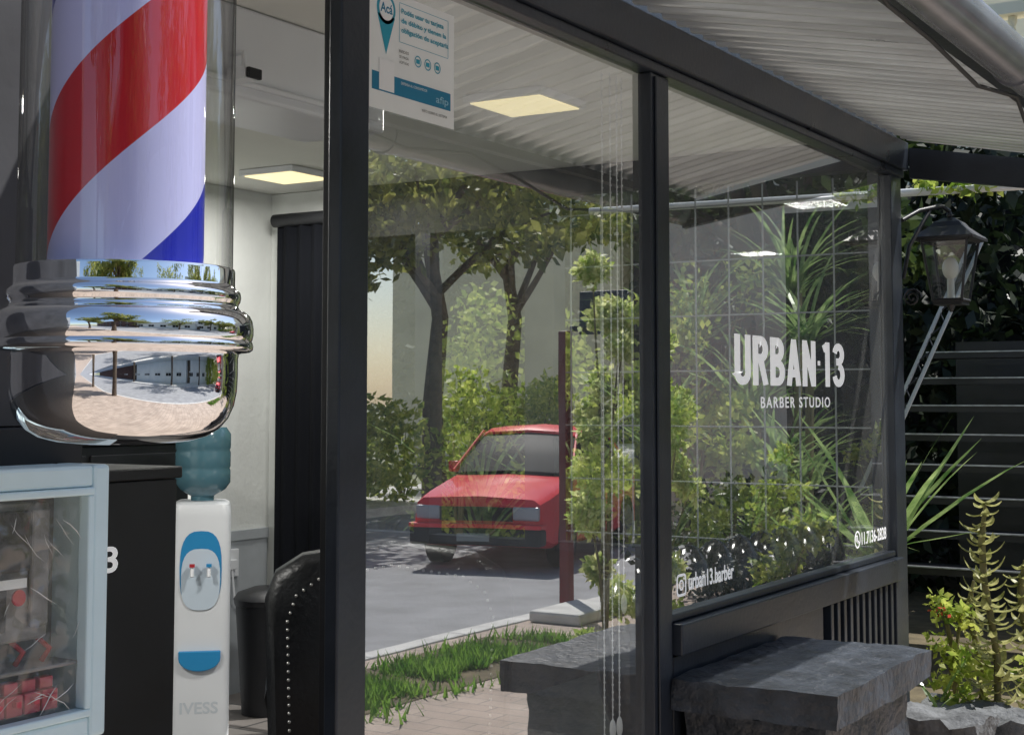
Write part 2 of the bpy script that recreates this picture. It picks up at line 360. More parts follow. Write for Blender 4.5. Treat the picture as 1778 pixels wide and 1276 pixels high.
b=MB(); b.box(-3.02,-1.7,y0,y1,2.33,2.598); b.box(-1.7,-.101,y0,y1,2.47,2.598); b.obj("window_lintel",M_black,shop)
b=MB(); b.box(-3.379,-3.021,y0,y1,0,2.597); b.obj("end_wall_plaster",M_white,shop)
b=MB()
for x0,x1 in [(-3.02,-2.97),(-2.42,-2.33),(-1.78,-1.62),(-.10,-.052)]: b.box(x0,x1,y0-.02,y1+.01,.802,2.328 if x0<-1.7 else 2.468)
b.box(-1.62,-.10,y0-.01,y1,.802,.84); b.box(-2.97,-1.78,y0-.01,y1,.802,.84)
b.obj("window_frame",M_frame,shop)
b=MB(); b.add([(-2.97,6.1,.84),(-.1,6.1,.84),(-.1,6.1,2.46),(-2.97,6.1,2.46)],[(0,1,2,3)]); b.obj("end_window_pane",M_clear,shop)
b=MB()
for i in range(10): b.sweep([(-1.6+i*.163,6.17,.82),(-1.6+i*.163,6.17,2.46)],.004,6)
for i in range(7): b.sweep([(-1.66,6.175,.88+i*.25),(-.06,6.175,.88+i*.25)],.004,6)
b.obj("window_grille",M_gmetal,shop)

# ---- awning
aw=empty("awning",(0.4,4,2.5),"corrugated metal awning above the shop window","awning")
b=MB(); per=.095; y=1.9; vs=[]; ys=[]
while y<6.12:
    for f,dz in ((0,-.017),(.14,-.017),(.30,-.010),(.42,.014),(.5,.017),(.66,.017),(.80,.012),(.92,-.013)): ys.append((y+f*per,dz))
    y+=per
for yy,dz in ys:
    for x in (0.032,.3,.62,.95): vs.append((x,yy,2.615-.2*x+dz))
b.add(vs,[(4*i+k,4*i+k+1,4*i+5+k,4*i+4+k) for i in range(len(ys)-1) for k in range(3)]); b.obj("roof_sheet",M_roof,aw,smooth=20)
b=MB(); b.sweep([(.985,1.7,2.375),(.985,4,2.372),(.985,6.3,2.366)],.058,28)
for y in (2.1,3.9,5.7): b.sweep([(.985,y,2.37),(.985,y+.03,2.37)],.062,28)
b.obj("gutter",M_gutter,aw,smooth=50)
b=MB(); b.loft([[(.03,6.205,2.57),(.03,6.245,2.57),(.03,6.245,2.44),(.03,6.205,2.44)],[(.97,6.205,2.40),(.97,6.245,2.40),(.97,6.245,2.29),(.97,6.205,2.29)]])
b.obj("end_rafter",M_frame,aw)
b=MB(); b.box(.86,.90,1.9,6.12,2.378,2.41); b.obj("purlin",M_frame,aw)
b=MB(); pts=[(.90,2.9,2.40),(.90,3.1,2.35),(.88,3.5,2.36),(.89,3.9,2.32),(.90,4.3,2.36),(.87,4.6,2.30),(.9,5.0,2.24),(.92,5.6,2.3)]; b.sweep(pts,.006,6)
b.obj("cable",M_black,aw,smooth=60)

# ---- lettering on glass
XT=-.0296
e=empty("window_lettering",(XT,4.9,1.5),"white vinyl shop name lettering on the window","sign")
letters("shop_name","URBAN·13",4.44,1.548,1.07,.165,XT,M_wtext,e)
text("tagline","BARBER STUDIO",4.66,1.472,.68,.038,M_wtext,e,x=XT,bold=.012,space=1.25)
e=empty("social_handle_lettering",(XT,3.9,.93),"white camera icon and handle lettering on the window","sign")
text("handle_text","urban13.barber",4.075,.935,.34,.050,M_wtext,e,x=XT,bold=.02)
b=MB()
def ring(b,cy,cz,r,w,seg=28,x=XT,sq=0):
    vs=[];fs=[]
    for k in range(seg):
        a=2*math.pi*k/seg; c,s=math.cos(a),math.sin(a)
        if sq: f=(abs(c)**sq+abs(s)**sq)**(-1/sq)
        else: f=1
        vs+=[(x,cy+c*r*f,cz+s*r*f),(x,cy+c*(r*f-w),cz+s*(r*f-w))]
    for k in range(seg):
        k2=(k+1)%seg; fs.append((2*k,2*k2,2*k2+1,2*k+1))
    b.add(vs,fs)
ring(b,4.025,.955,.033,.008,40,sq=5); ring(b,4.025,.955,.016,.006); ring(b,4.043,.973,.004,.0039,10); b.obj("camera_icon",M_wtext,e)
e=empty("phone_lettering",(XT,5.6,.95),"white phone icon and number lettering on the window","sign")
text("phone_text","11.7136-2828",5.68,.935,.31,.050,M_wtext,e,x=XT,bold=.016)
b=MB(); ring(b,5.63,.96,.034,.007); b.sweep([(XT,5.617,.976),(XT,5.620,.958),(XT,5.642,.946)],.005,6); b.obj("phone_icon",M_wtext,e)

# ---- sticker
stk=e=empty("payment_sticker",(-.028,2.64,2.23),"white and blue debit card notice stuck on the glass","sign")
b=MB(); b.add([(-.0295,2.485,2.105),(-.0295,2.81,2.105),(-.0295,2.81,2.37),(-.0295,2.485,2.37)],[(0,1,2,3)]); b.obj("paper",mat("paper",(.90,.93,.91),.6,var=.03),e)
xx=-.0288
b=MB(); b.add([(xx,2.495,2.145),(xx,2.795,2.145),(xx,2.795,2.185),(xx,2.495,2.185)],[(0,1,2,3)]); b.obj("blue_band",M_teal,e)
b=MB(); b.add([(-.0282,2.52,2.148),(-.0282,2.575,2.148),(-.0282,2.575,2.215),(-.0282,2.52,2.215)],[(0,1,2,3)]); b.obj("blank_code_area",M_paperw,e)
b=MB(); ring(b,2.545,2.328,.034,.011,x=xx); b.add([(xx,2.513,2.313),(xx,2.577,2.313),(xx,2.545,2.228)],[(0,1,2)])
b.obj("pin_mark",M_pin,e)
b=MB(); ring(b,2.545,2.328,.026,.0259,x=-.0283); b.obj("pin_centre",M_paperw,e)
XS=-.0279
text("sticker_text","Acá",2.523,2.318,.044,.022,M_teal,e,x=XS,bold=.02)
for i,t in enumerate(["Podés usar tu tarjeta","de débito y tienen la","obligación de aceptarla"]):
    text("sticker_text",t,2.60,2.326-i*.021,.165+.01*i,.015,M_pin,e,x=XS,bold=.02)
b=MB()
for (a0,a1,c0,c1) in [(2.593,2.785,2.352,2.353),(2.593,2.785,2.265,2.266),(2.593,2.5945,2.267,2.351),(2.7835,2.785,2.267,2.351)]:
    b.add([(xx,a0,c0),(xx,a1,c0),(xx,a1,c1),(xx,a0,c1)],[(0,1,2,3)])
for k in range(3):
    ring(b,2.665+k*.038,2.235,.013,.0025,x=xx); b.box(xx-.0001,xx,2.658+k*.038,2.672+k*.038,2.230,2.240)
b.obj("outline_marks",M_pin,e)
for i,t in enumerate(["REDES","SE PAGA","ACEPTADAS"]): text("sticker_text",t,2.593,2.242-i*.012,.035,.006,M_mdark,e,x=XS)
text("sticker_text","DEFENSA AL CONSUMIDOR",2.60,2.172,.10,.006,M_paperw,e,x=XS)
text("sticker_text","afip",2.735,2.150,.05,.022,mat("logo_print",(.35,.62,.75),.5),e,x=XS,bold=.01)
text("sticker_text","INFO SOBRE EL SISTEMA",2.68,2.125,.10,.006,M_mdark,e,x=XS)
stk.location.z+=.016

# ---- barber pole
px_,py_=.433,1.36
bp=empty("barber_pole",(px_,py_,1.443),"wall mounted barber pole with chrome cup and striped cylinder","barber pole")
prof=[(.098,1.668),(.134,1.669),(.1375,1.668),(.1385,1.665),(.1385,1.647),(.1395,1.643),(.1425,1.641),(.1455,1.638),(.1465,1.632),(.1455,1.626),(.1435,1.623),(.1430,1.620),(.1450,1.616),(.1520,1.613),(.1580,1.608),(.1615,1.601),(.1630,1.592),(.1630,1.584),(.1615,1.577),(.1605,1.575),(.1618,1.573),(.1628,1.569),(.1622,1.564),(.158,1.561),(.150,1.5595),(.1445,1.558),(.1435,1.553),(.1435,1.53),(.1425,1.510),(.1390,1.492),(.132,1.476),(.121,1.463),(.106,1.4535),(.085,1.4475),(.055,1.444),(.001,1.443)]
b=MB(); b.lathe(prof,(px_,py_,0),128); b.obj("chrome_cup",M_chrome,bp,smooth=50)
b=MB(); b.lathe([(.098,1.66),(.098,2.32)],(px_,py_,0),96)
m=bpy.data.materials.new("helix_stripes"); m.use_nodes=True; nt=m.node_tree; B=nt.nodes["Principled BSDF"]; B.inputs["Roughness"].default_value=.35
tc=nt.nodes.new("ShaderNodeTexCoord"); sx=nt.nodes.new("ShaderNodeSeparateXYZ"); nt.links.new(tc.outputs["Object"],sx.inputs[0])
def mth(op,a,bb):
    n=nt.nodes.new("ShaderNodeMath"); n.operation=op
    for i,q in enumerate((a,bb)):
        if q is None: continue
        if isinstance(q,(int,float)): n.inputs[i].default_value=q
        else: nt.links.new(q,n.inputs[i])
    return n.outputs[0]
an=mth('ARCTAN2',sx.outputs[1],sx.outputs[0]); tn=mth('DIVIDE',an,2*math.pi)
zz=mth('DIVIDE',sx.outputs[2],.56); g=mth('SUBTRACT',zz,tn); g=mth('SUBTRACT',g,3.355-1.5/.56-10); g=mth('FRACT',g,None)
cr=nt.nodes.new("ShaderNodeValToRGB"); cr.color_ramp.interpolation='CONSTANT'; el=cr.color_ramp.elements
W=(.64,.65,1.0,1); el[0].position=0; el[0].color=(.58,.008,.022,1); el[1].position=.29; el[1].color=W
q=el.new(.54); q.color=(.012,.02,.42,1); q=el.new(.72); q.color=W
nt.links.new(g,cr.inputs[0]); nt.links.new(cr.outputs[0],B.inputs["Base Color"]); B.inputs["Coat Weight"].default_value=.5
b.obj("striped_cylinder",m,bp,smooth=50,origin=(px_,py_,1.5))
b=MB(); b.lathe([(.1355,1.662),(.1355,2.33)],(px_,py_,0),96); b.obj("clear_tube",M_tube,bp,smooth=50)
b=MB(); b.lathe([(r,3.985-z) for r,z in prof],(px_,py_,0),96); b.obj("top_cap",M_chrome,bp,smooth=50)
b=MB(); b.sweep([(px_-.13,py_,1.60),(.05,py_,1.60),(.012,py_,1.60)],.018,16); b.lathe([(.001,0),(.05,0),(.05,.02),(.001,.02)],(0,0,0),24)
for i in range(len(b.v)-96,len(b.v)):
    v=b.v[i]; b.v[i]=(.007+v[2],py_+v[0],1.60+v[1])
b.ball((px_-.165,py_-.01,1.604),.022,.022,.02)
b.obj("wall_bracket",M_chrome,bp,smooth=50)

# ---- meter box
mb=empty("electric_meter_box",(.05,1.4,1.0),"pale blue plastic meter box with clear cover on the wall","meter box")
b=MB(); Y0,Y1,Z0,Z1=1.22,1.655,.985,1.40; w=.034
b.box(.006,.10,Y0,Y0+w,Z0,Z1); b.box(.006,.10,Y1-w,Y1,Z0,Z1); b.box(.006,.10,Y0+w,Y1-w,Z0,Z0+w); b.box(.006,.10,Y0+w,Y1-w,Z1-w,Z1)
b.obj("box_frame",M_box,mb,bevel=.006)
b=MB(); w2=.012; b.box(.080,.104,Y0+w,Y1-w,Z0+w,Z0+w+w2); b.box(.080,.104,Y0+w,Y1-w,Z1-w-w2,Z1-w); b.box(.080,.104,Y1-w-w2,Y1-w-.0005,Z0+w+w2,Z1-w-w2)
b.obj("inner_rim",M_box,mb,bevel=.003)
b=MB(); b.box(.006,.012,Y0+w,Y1-w,Z0+w,Z1-w); b.obj("back_panel",M_meter,mb)
b=MB(); b.box(.013,.055,1.28,1.575,1.14,1.345); b.box(.056,.070,1.30,1.53,1.245,1.335,1); b.box(.056,.066,1.31,1.49,1.158,1.23,1); b.box(.056,.064,1.535,1.57,1.16,1.335)
b.obj("meter",[M_meter,M_mdark],mb,bevel=.005)
b=MB(); b.box(.0665,.069,1.36,1.46,1.18,1.205); b.obj("meter_display",mat("display_glass",(.25,.27,.2),.15),mb,bevel=.001)
b=MB(); b.box(.013,.05,1.27,1.60,1.022,1.062); b.box(.013,.085,1.27,1.61,1.098,1.104); b.obj("breaker_rail",M_meter,mb,bevel=.002)
for yy in (1.40,1.46,1.52,1.57):
    b=MB(); b.sweep([(.04,yy,1.139),(.062,yy+.004,1.125),(.05,yy,1.106)],.0045,8); b.obj("wire",M_rub if yy<1.5 else M_redp,mb,smooth=60)
M_pink=mat("faded_red_plastic",(.60,.08,.11),.4)
for i in range(5):
    b=MB(); y=1.42+i*.033; b.box(.051,.075,y,y+.029,1.036,1.066); b.box(.051,.066,y+.002,y+.027,1.0665,1.084); b.box(.076,.085,y+.009,y+.019,1.050,1.060); b.obj("breaker",M_pink if i>0 else M_blue,mb,bevel=.0015)
b=MB(); b.lathe([(.001,0),(.012,0),(.012,.003),(.001,.003)],(0,0,0),24)
for i in range(len(b.v)): v=b.v[i]; b.v[i]=(.071+v[2],1.505+v[0],1.208+v[1])
b.box(.0705,.072,1.47,1.52,1.222,1.236,1); b.obj("seal_sticker",[M_redp,M_paperw],mb)
m=bpy.data.materials.new("crumpled_film"); m.use_nodes=True; nt=m.node_tree; nt.nodes.clear()
out=nt.nodes.new("ShaderNodeOutputMaterial"); t=nt.nodes.new("ShaderNodeBsdfTransparent"); gg=nt.nodes.new("ShaderNodeBsdfGlossy"); mx=nt.nodes.new("ShaderNodeMixShader"); mx2=nt.nodes.new("ShaderNodeMixShader"); df=nt.nodes.new("ShaderNodeBsdfDiffuse")
df.inputs[0].default_value=(.8,.8,.77,1)
t.inputs[0].default_value=(.98,.98,.96,1); gg.inputs["Roughness"].default_value=.12
mx.inputs[0].default_value=.09; mx2.inputs[0].default_value=.05
nt.links.new(t.outputs[0],mx.inputs[1]); nt.links.new(gg.outputs[0],mx.inputs[2]); nt.links.new(mx.outputs[0],mx2.inputs[1]); nt.links.new(df.outputs[0],mx2.inputs[2]); nt.links.new(mx2.outputs[0],out.inputs[0])
# crumpled film as a real faceted sheet
b=MB(); NY,NZ=34,34; vs=[]
for i in range(NY+1):
    for j in range(NZ+1):
        y=Y0+w+(Y1-Y0-2*w)*i/NY; z=Z0+w+(Z1-Z0-2*w)*j/NZ
        ed=min(i,NY-i,j,NZ-j)/6; ed=min(1,ed)
        hgt=abs(noise.noise(Vector((y*26,z*14+y*8,1.3))))*.016+abs(noise.noise(Vector((y*60,z*40,5))))*.006
        if 0<i<NY: y+=random.uniform(-.003,.003)
        if 0<j<NZ: z+=random.uniform(-.003,.003)
        vs.append((.0815+hgt*(.5+.5*ed),y,z))
fs=[]
for i in range(NY):
    for j in range(NZ):
        a=i*(NZ+1)+j; q4=(a,a+NZ+1,a+NZ+2,a+1)
        fs+= [(q4[0],q4[1],q4[2]),(q4[0],q4[2],q4[3])] if random.random()<.5 else [(q4[0],q4[1],q4[3]),(q4[1],q4[2],q4[3])]
b.add(vs,fs); b.obj("clear_cover",m,mb,smooth=25)
b=MB(); random.seed(21)
for i in range(30):
    y=random.uniform(Y0+.12,Y1-.06); z=random.choice([random.uniform(Z1-.10,Z1-.05),random.uniform(Z0+.04,Z0+.12),random.uniform(Z0+.05,Z1-.05)])
    a=random.uniform(.2,1.4)*random.choice((1,-1)); L=random.uniform(.02,.06); pts=[]
    for k in range(4):
        pts.append((.1005,min(Y1-w-.014,y),min(Z1-w-.014,max(Z0+w+.014,z)))); y+=math.cos(a)*L/3; z+=math.sin(a)*L/3; a+=random.uniform(-.35,.35)
    if min((Vector(pts[j])-Vector(pts[j+1])).length for j in range(3))<.003: continue
    rw=random.uniform(.0003,.0009)
    b.sweep(pts,[.0001,rw,rw,.0001],5)
o=b.obj("film_folds",mat("film_fold",(.75,.75,.73),.15,spec=.9),mb,smooth=80); o["kind"]="stuff"
random.seed(7)

# ============================================================ INTERIOR
e=empty("reception_counter",(-.95,2.1,0),"tall black reception counter with white number","counter")
b=MB(); b.box(-1.2,-.725,.9,2.65,.012,1.31); b.obj("counter_body",M_black,e,bevel=.004)
b=MB(); b.box(-1.22,-.716,.88,2.66,1.312,1.34); b.obj("counter_top",M_metal,e,bevel=.004)
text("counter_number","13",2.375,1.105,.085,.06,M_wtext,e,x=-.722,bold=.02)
e=empty("dark_cabinet",(-3.2,4.1,0),"low dark cabinet along the back wall","cabinet")
b=MB(); b.box(-3.35,-3.05,2.6,5.10,.012,1.30); b.obj("cabinet_body",M_black,e,bevel=.004)
b=MB(); b.box(-3.352,-3.03,2.58,5.12,1.302,1.33); b.obj("cabinet_top",M_metal,e,bevel=.004)
for k in range(4):
    b=MB(); b.box(-3.048,-3.035,2.65+k*.62,3.24+k*.62,.05,1.26); b.obj("cabinet_door",M_black,e,bevel=.003)
def disp():
    cx,cy=-2.72,4.86; e=empty("water_dispenser",(cx,cy,0.006),"white and blue water dispenser with bottle on top","water dispenser")
    th=R(42); Mx=Matrix.Translation((cx,cy,0))@Matrix.Rotation(th,4,'Z')
    def T(b):
        b.v=[tuple(Mx@Vector(v)) for v in b.v]; return b
    hw,d=.125,.14
    def rr(hx,hy,z,c=.035):
        pts=[]
        for sx_,sy_,a0 in ((1,1,0),(-1,1,90),(-1,-1,180),(1,-1,270)):
            for k in range(5): a=R(a0+k*22.5); pts.append((sx_*(hx-c)+c*math.cos(a),sy_*(hy-c)+c*math.sin(a),z))
        return pts
    b=MB(); b.loft([rr(hw,d,.012),rr(hw,d,.3),rr(hw,d,.6),rr(hw,d,1.0),rr(hw*.98,d*.98,1.03),rr(hw*.93,d*.93,1.05),rr(hw*.8,d*.8,1.06)]); T(b).obj("dispenser_body",M_plasticw,e,smooth=40)
    n=28
    def sup(rx,rz,cz,off,pw=.7):
        return [(rx*math.copysign(abs(math.cos(2*math.pi*i/n))**pw,math.cos(2*math.pi*i/n)),-d-off,cz+rz*math.copysign(abs(math.sin(2*math.pi*i/n))**pw,math.sin(2*math.pi*i/n))) for i in range(n)]
    b=MB(); b.add(sup(.088,.165,.775,.003),[tuple(range(n))]); T(b).obj("blue_trim",M_blue,e)
    b=MB(); b.add(sup(.082,.13,.735,.006),[tuple(range(n))]); T(b).obj("tap_panel",M_pblue,e)
    b=MB(); pts=[(-.088,.435),(.088,.435)]+[(.088*math.cos(math.pi*i/12),.405-.055*math.sin(math.pi*i/12)) for i in range(13)]
    b.loft([[(x,-d-.001,z) for x,z in pts],[(x,-d-.022,z) for x,z in pts]]); T(b).obj("drip_tray",M_blue,e,bevel=.004)
    for xx_,m_ in ((-.035,M_redp),(.035,M_blue)):
        b=MB(); b.sweep([(xx_,-d-.007,.78),(xx_,-d-.04,.78),(xx_,-d-.05,.75)],.009,10); b.box(xx_-.011,xx_+.011,-d-.05,-d-.02,.791,.803,1); T(b).obj("tap",[M_plasticw,m_],e,smooth=50)
    b=MB(); b.lathe([(.001,1.062),(.05,1.062),(.05,1.08),(.10,1.11),(.12,1.14),(.12,1.19),(.116,1.20),(.12,1.21),(.12,1.27),(.116,1.28),(.12,1.29),(.12,1.35),(.10,1.38),(.001,1.385)],(0,0,0),36)
    T(b).obj("water_bottle",mat("teal_bottle",(.09,.20,.25),.12,spec=.8),e,smooth=50)
    text("dispenser_text","IVESS",0,0,.16,.05,mat("faded_print",(.62,.67,.72),.5),e,M=Mx@Matrix.Translation((-.08,-d-.001,.17))@Matrix.Rotation(R(90),4,'X'),bold=.02)
disp()
e=empty("trash_bin",(-2.92,5.52,0.006),"black plastic waste bin against the back wall","bin")
b=MB(); b.lathe([(.001,.008),(.11,.008),(.145,.52),(.135,.52)],(-2.92,5.52,0),28); b.obj("bin_body",M_black,e,smooth=40)
b=MB(); b.lathe([(.15,.522),(.155,.55),(.135,.58),(.06,.605),(.001,.61)],(-2.92,5.52,0),28); b.obj("lid",M_metal,e,smooth=40)
e=empty("wall_socket",(-3.36,5.6,.74),"white wall socket with cable on the grey dado","socket")
b=MB(); b.box(-3.363,-3.345,5.66,5.80,.60,.74); b.box(-3.344,-3.32,5.69,5.76,.64,.69); b.obj("socket_plate",M_plasticw,e,bevel=.004)
b=MB(); b.sweep([(-3.33,5.73,.65),(-3.32,5.74,.5),(-3.33,5.82,.4),(-3.34,5.9,.1)],.006,6); b.obj("cable",M_plasticw,e)
e=empty("leather_chair",(-.84,3.63,0.006),"black leather armchair edged with metal studs","chair")
Mx=Matrix.Translation((-.815,3.645,0))@Matrix.Rotation(R(40),4,'Z')
def pro(s,z0,z1,z2): return [(-.34*s,z0),(-.36*s,z1),(-.37*s,z2-.08),(-.34*s,z2),(-.26*s,z2+.05),(0,z2+.09),(.26*s,z2+.05),(.34*s,z2),(.37*s,z2-.08),(.36*s,z1),(.34*s,z0)]
b=MB(); P=pro(1,.12,.6,.99); b.loft([[tuple(Mx@Vector((x*.93,-.07,.1+(z-.1)*.97))) for x,z in P],[tuple(Mx@Vector((x,-.04,z))) for x,z in P],[tuple(Mx@Vector((x,.06,z))) for x,z in P],[tuple(Mx@Vector((x*.93,.09,.1+(z-.1)*.97))) for x,z in P]])
b.obj("backrest",M_leather,e,smooth=50)
b=MB(); b.box(-.26,.26,.1,.5,.2,.46,M=Mx); b.obj("seat",M_leather,e,bevel=.04)
for sx_ in (-1,1):
    b=MB(); b.box(.28 if sx_>0 else -.34,.34 if sx_>0 else -.28,.1,.45,.1,.56,M=Mx); b.sweep([tuple(Mx@Vector((sx_*.31,.092,.60))),tuple(Mx@Vector((sx_*.31,.49,.60)))],.06,14); b.obj("arm",M_leather,e,smooth=50)
b=MB()
for s0 in range(len(P)-1):
    a=Vector((P[s0][0]*.82,-.074,.1+(P[s0][1]-.1)*.93)); c=Vector((P[s0+1][0]*.82,-.074,.1+(P[s0+1][1]-.1)*.93)); n=max(1,int((c-a).length/.024))
    for i in range(n): p=Mx@a.lerp(c,i/n); b.ball(p,.005,.005,.005,seg=8,rings=5)
b.obj("studs",mat("dull_studs",(.5,.5,.48),.35,metal=.8),e,smooth=60)
e=empty("leather_sofa",(-.6,5,0.006),"black tufted leather sofa behind the window","sofa")
b=MB(); b.box(-.95,-.15,4.1,5.95,.15,.45); b.obj("seat",M_leather,e,bevel=.04)
b=MB()
for i in range(9): b.ball((-.26,4.15+i*.215,.74),.11,.125,.28,seg=18)
b.obj("backrest",mat("glossy_leather",(.01,.011,.013),.15,spec=1.0),e,smooth=60)
e=empty("black_curtain",(-3.1,5.98,.1),"black curtain hanging in the room corner","curtain")
b=MB(); vs=[];n=60
for i in range(n+1):
    x=-3.26+.30*i/n; y=5.97+.012*math.sin(i*.33)
    vs+=[(x,y,.05),(x,y,2.42)]
b.add(vs,[(2*i,2*i+2,2*i+3,2*i+1) for i in range(n)]); b.obj("curtain_fabric",mat("curtain_cloth",(.004,.005,.008),.9,spec=.2),e,smooth=80)
b=MB(); b.sweep([(-3.28,5.97,2.44),(-2.9,5.97,2.44)],.035,14); b.obj("curtain_rail",M_black,e,smooth=50)
e=empty("air_conditioner",(-1.0,3.2,2.45),"white box air conditioner hung below the ceiling","air conditioner")
b=MB(); b.box(-1.25,-.92,2.45,3.75,2.34,2.598); b.obj("unit_body",M_plasticw,e,bevel=.012)
b=MB(); b.box(-.918,-.905,2.5,3.7,2.37,2.385); b.obj("louvre",M_plasticw,e,bevel=.003)
b=MB(); b.box(-1.40,-1.252,2.3,3.1,2.26,2.598); b.obj("side_box",M_plasticw,e,bevel=.008)
e=empty("security_camera",(-.88,3.0,2.42),"small black and white security camera","camera")
b=MB(); b.box(-.903,-.84,3.0,3.06,2.37,2.405); b.sweep([(-.87,3.03,2.406),(-.87,3.03,2.45),(-.918,3.03,2.45)],.008,8); b.obj("camera_housing",M_plasticw,e,bevel=.006)
b=MB(); b.box(-.838,-.826,3.003,3.057,2.373,2.402); b.obj("camera_lens",M_black,e,bevel=.003)
def lamp(x,y,z=2.6):
    e=empty("ceiling_lamp",(x,y,z),"square lit panel lamp fixed under the ceiling","lamp","panel lamps on the ceiling")
    b=MB(); b.box(x-.165,x+.165,y-.165,y+.165,z-.03,z-.002); b.obj("lamp_frame",M_plasticw,e,bevel=.003)
    b=MB(); b.box(x-.145,x+.145,y-.145,y+.145,z-.034,z-.0305); b.obj("lamp_panel",M_amber,e)
lamp(-.90,4.58); lamp(-2.78,5.48)
for (x,y,en) in ((-.9,4.58,30),(-2.78,5.48,13),(-2.2,2.2,52)):  # last entry lights the added unseen panel, to brighten the room
    l=bpy.data.lights.new("lamp_light",'AREA'); l.energy=en; l.size=.28; l.color=(1,.98,.93); o=bpy.data.objects.new("lamp_light",l); o.location=(x,y,2.55); scene.collection.objects.link(o)
lamp(-2.2,2.2)  # extra panel outside the view, added to brighten the interior
for i,(y,x,zb) in enumerate([(3.66,-.07,.62),(3.70,-.07,.62),(3.74,-.075,.95),(3.63,-.08,.45)]):
    b=MB(); b.sweep([(x,y,2.42),(x,y+.004,1.5),(x,y+.002,zb)],.0016,6)
    zq=zb
    while zq<2.42: b.ball((x,y+.003,zq),.0035,.0035,.0035,seg=6,rings=4); zq+=.020
    b.ball((x,y+.002,zb-.02),.009,.009,.028,seg=10)
    o=b.obj("blind_chain",M_plasticw); tag(o,"white beaded blind chain hanging inside the window","blind chain","blind chains")

# ============================================================ OUTSIDE FRONT
def rough_box(mbx,x0,x1,y0,y1,z0,z1,amp=.012,n=10,seed=0):
    import bmesh
    bm=bmesh.new(); bmesh.ops.create_cube(bm,size=1)
    for v in bm.verts: v.co=Vector(((v.co.x+.5)*(x1-x0)+x0,(v.co.y+.5)*(y1-y0)+y0,(v.co.z+.5)*(z1-z0)+z0))
    bmesh.ops.subdivide_edges(bm,edges=bm.edges[:],cuts=n,use_grid_fill=True)
    for v in bm.verts:
        nn=noise.noise_vector(v.co*9+Vector((seed,0,0)))+noise.noise_vector(v.co*25)*.5
        v.co+=nn*amp
    bm.verts.index_update(); mbx.add([v.co.copy() for v in bm.verts],[[v.index for v in f.verts] for f in bm.faces]); bm.free()
e=empty("stone_bench",(.25,4.3,0),"black painted stone block bench with slab top","bench")
b=MB(); rough_box(b,.015,.50,3.86,4.74,.625,.715,.008,16); b.obj("slab",M_stone,e,smooth=35)
b=MB()
for (y0,y1,z0,z1) in [(3.93,4.28,.33,.618),(4.29,4.67,.36,.618),(3.93,4.15,.0,.322),(4.16,4.67,.0,.35)]:
    rough_box(b,.03,.44,y0,y1,z0,z1,.016,9,seed=y0*7)
b.obj("masonry",M_stone,e,smooth=35)
for i,(x,y,s,h) in enumerate([(.16,5.95,.2,.26),(.36,6.35,.16,.2),(.12,6.55,.18,.18),(.44,5.4,.12,.12)]):
    b=MB(); rough_box(b,x-s,x+s,y-s*.8,y+s*.8,-.02,h,.035,8,seed=i*5); tag(b.obj("garden_rock",M_rock,smooth=50),"rough grey rock at the edge of the planting bed","rock","rocks along the planting bed")
lx,ly,lz=.125,6.47,1.93
e=empty("wall_lantern",(lx,ly,lz),"black iron lantern with clear glass on a bracket","lantern")
b=MB(); wb,wt,h=.062,.098,.26
cb=[(-wb,-wb),(wb,-wb),(wb,wb),(-wb,wb)]; ct=[(-wt,-wt),(wt,-wt),(wt,wt),(-wt,wt)]
for i in range(4):
    j=(i+1)%4
    b.sweep([(lx+cb[i][0],ly+cb[i][1],lz),(lx+ct[i][0],ly+ct[i][1],lz+h)],.006,6)
    b.sweep([(lx+cb[i][0],ly+cb[i][1],lz),(lx+cb[j][0],ly+cb[j][1],lz)],.008,6)
    b.sweep([(lx+ct[i][0],ly+ct[i][1],lz+h),(lx+ct[j][0],ly+ct[j][1],lz+h)],.010,6)
b.box(lx-wb,lx+wb,ly-wb,ly+wb,lz-.02,lz-.004); b.sweep([(lx,ly,lz-.02),(lx,ly,lz-.05)],[.02,.006],8)
b.obj("lantern_frame",M_metal,e)
b=MB(); wr=.13; q=lambda s,z:[(lx-s,ly-s,z),(lx+s,ly-s,z),(lx+s,ly+s,z),(lx-s,ly+s,z)]
b.loft([q(wr,lz+h+.0),q(wr,lz+h+.012),q(.07,lz+h+.06),q(.055,lz+h+.08),q(.02,lz+h+.10)]); b.ball((lx,ly,lz+h+.115),.012,.012,.018); b.obj("lantern_roof",M_metal,e)
b=MB(); r0=q(wb-.003,lz+.003); r1=q(wt-.004,lz+h-.004); b.loft([r0,r1],caps=False); b.obj("lantern_glass",glassmat("lantern_glass",.14,(.9,.92,.9),.05),e)
b=MB(); b.ball((lx,ly,lz+.14),.036,.036,.05); b.sweep([(lx,ly,lz+.0),(lx,ly,lz+.1)],.016,10); b.obj("bulb",M_bulb,e,smooth=60)
b=MB(); pts=[(0.0,6.19,lz+.33),(.04,6.3,lz+.38),(lx-.02,ly-.05,lz+.41),(lx,ly,lz+h+.13)]; b.sweep(pts,.010,8); b.sweep([(0,6.19,lz+.08),(.02,6.22,lz+.22),(.07,6.36,lz+.385)],.009,8)
sp=[(.03+.04*math.cos(t*.5)*(1-t/30),6.21,lz+.0+.04*math.sin(t*.5)*(1-t/30)) for t in range(26)]; b.sweep(sp,.005,6); b.obj("bracket",M_metal,e,smooth=60)
b=MB(); b.sweep([(-1.7,6.55,2.45),(.6,6.5,2.41)],.018,12); tag(b.obj("pipe",M_wmetal,smooth=60),"white pipe running across below the awning end","pipe")
e=empty("outdoor_staircase",(-.3,8.2,0),"black steel outdoor staircase with tread edges coloured as sunlit","staircase")
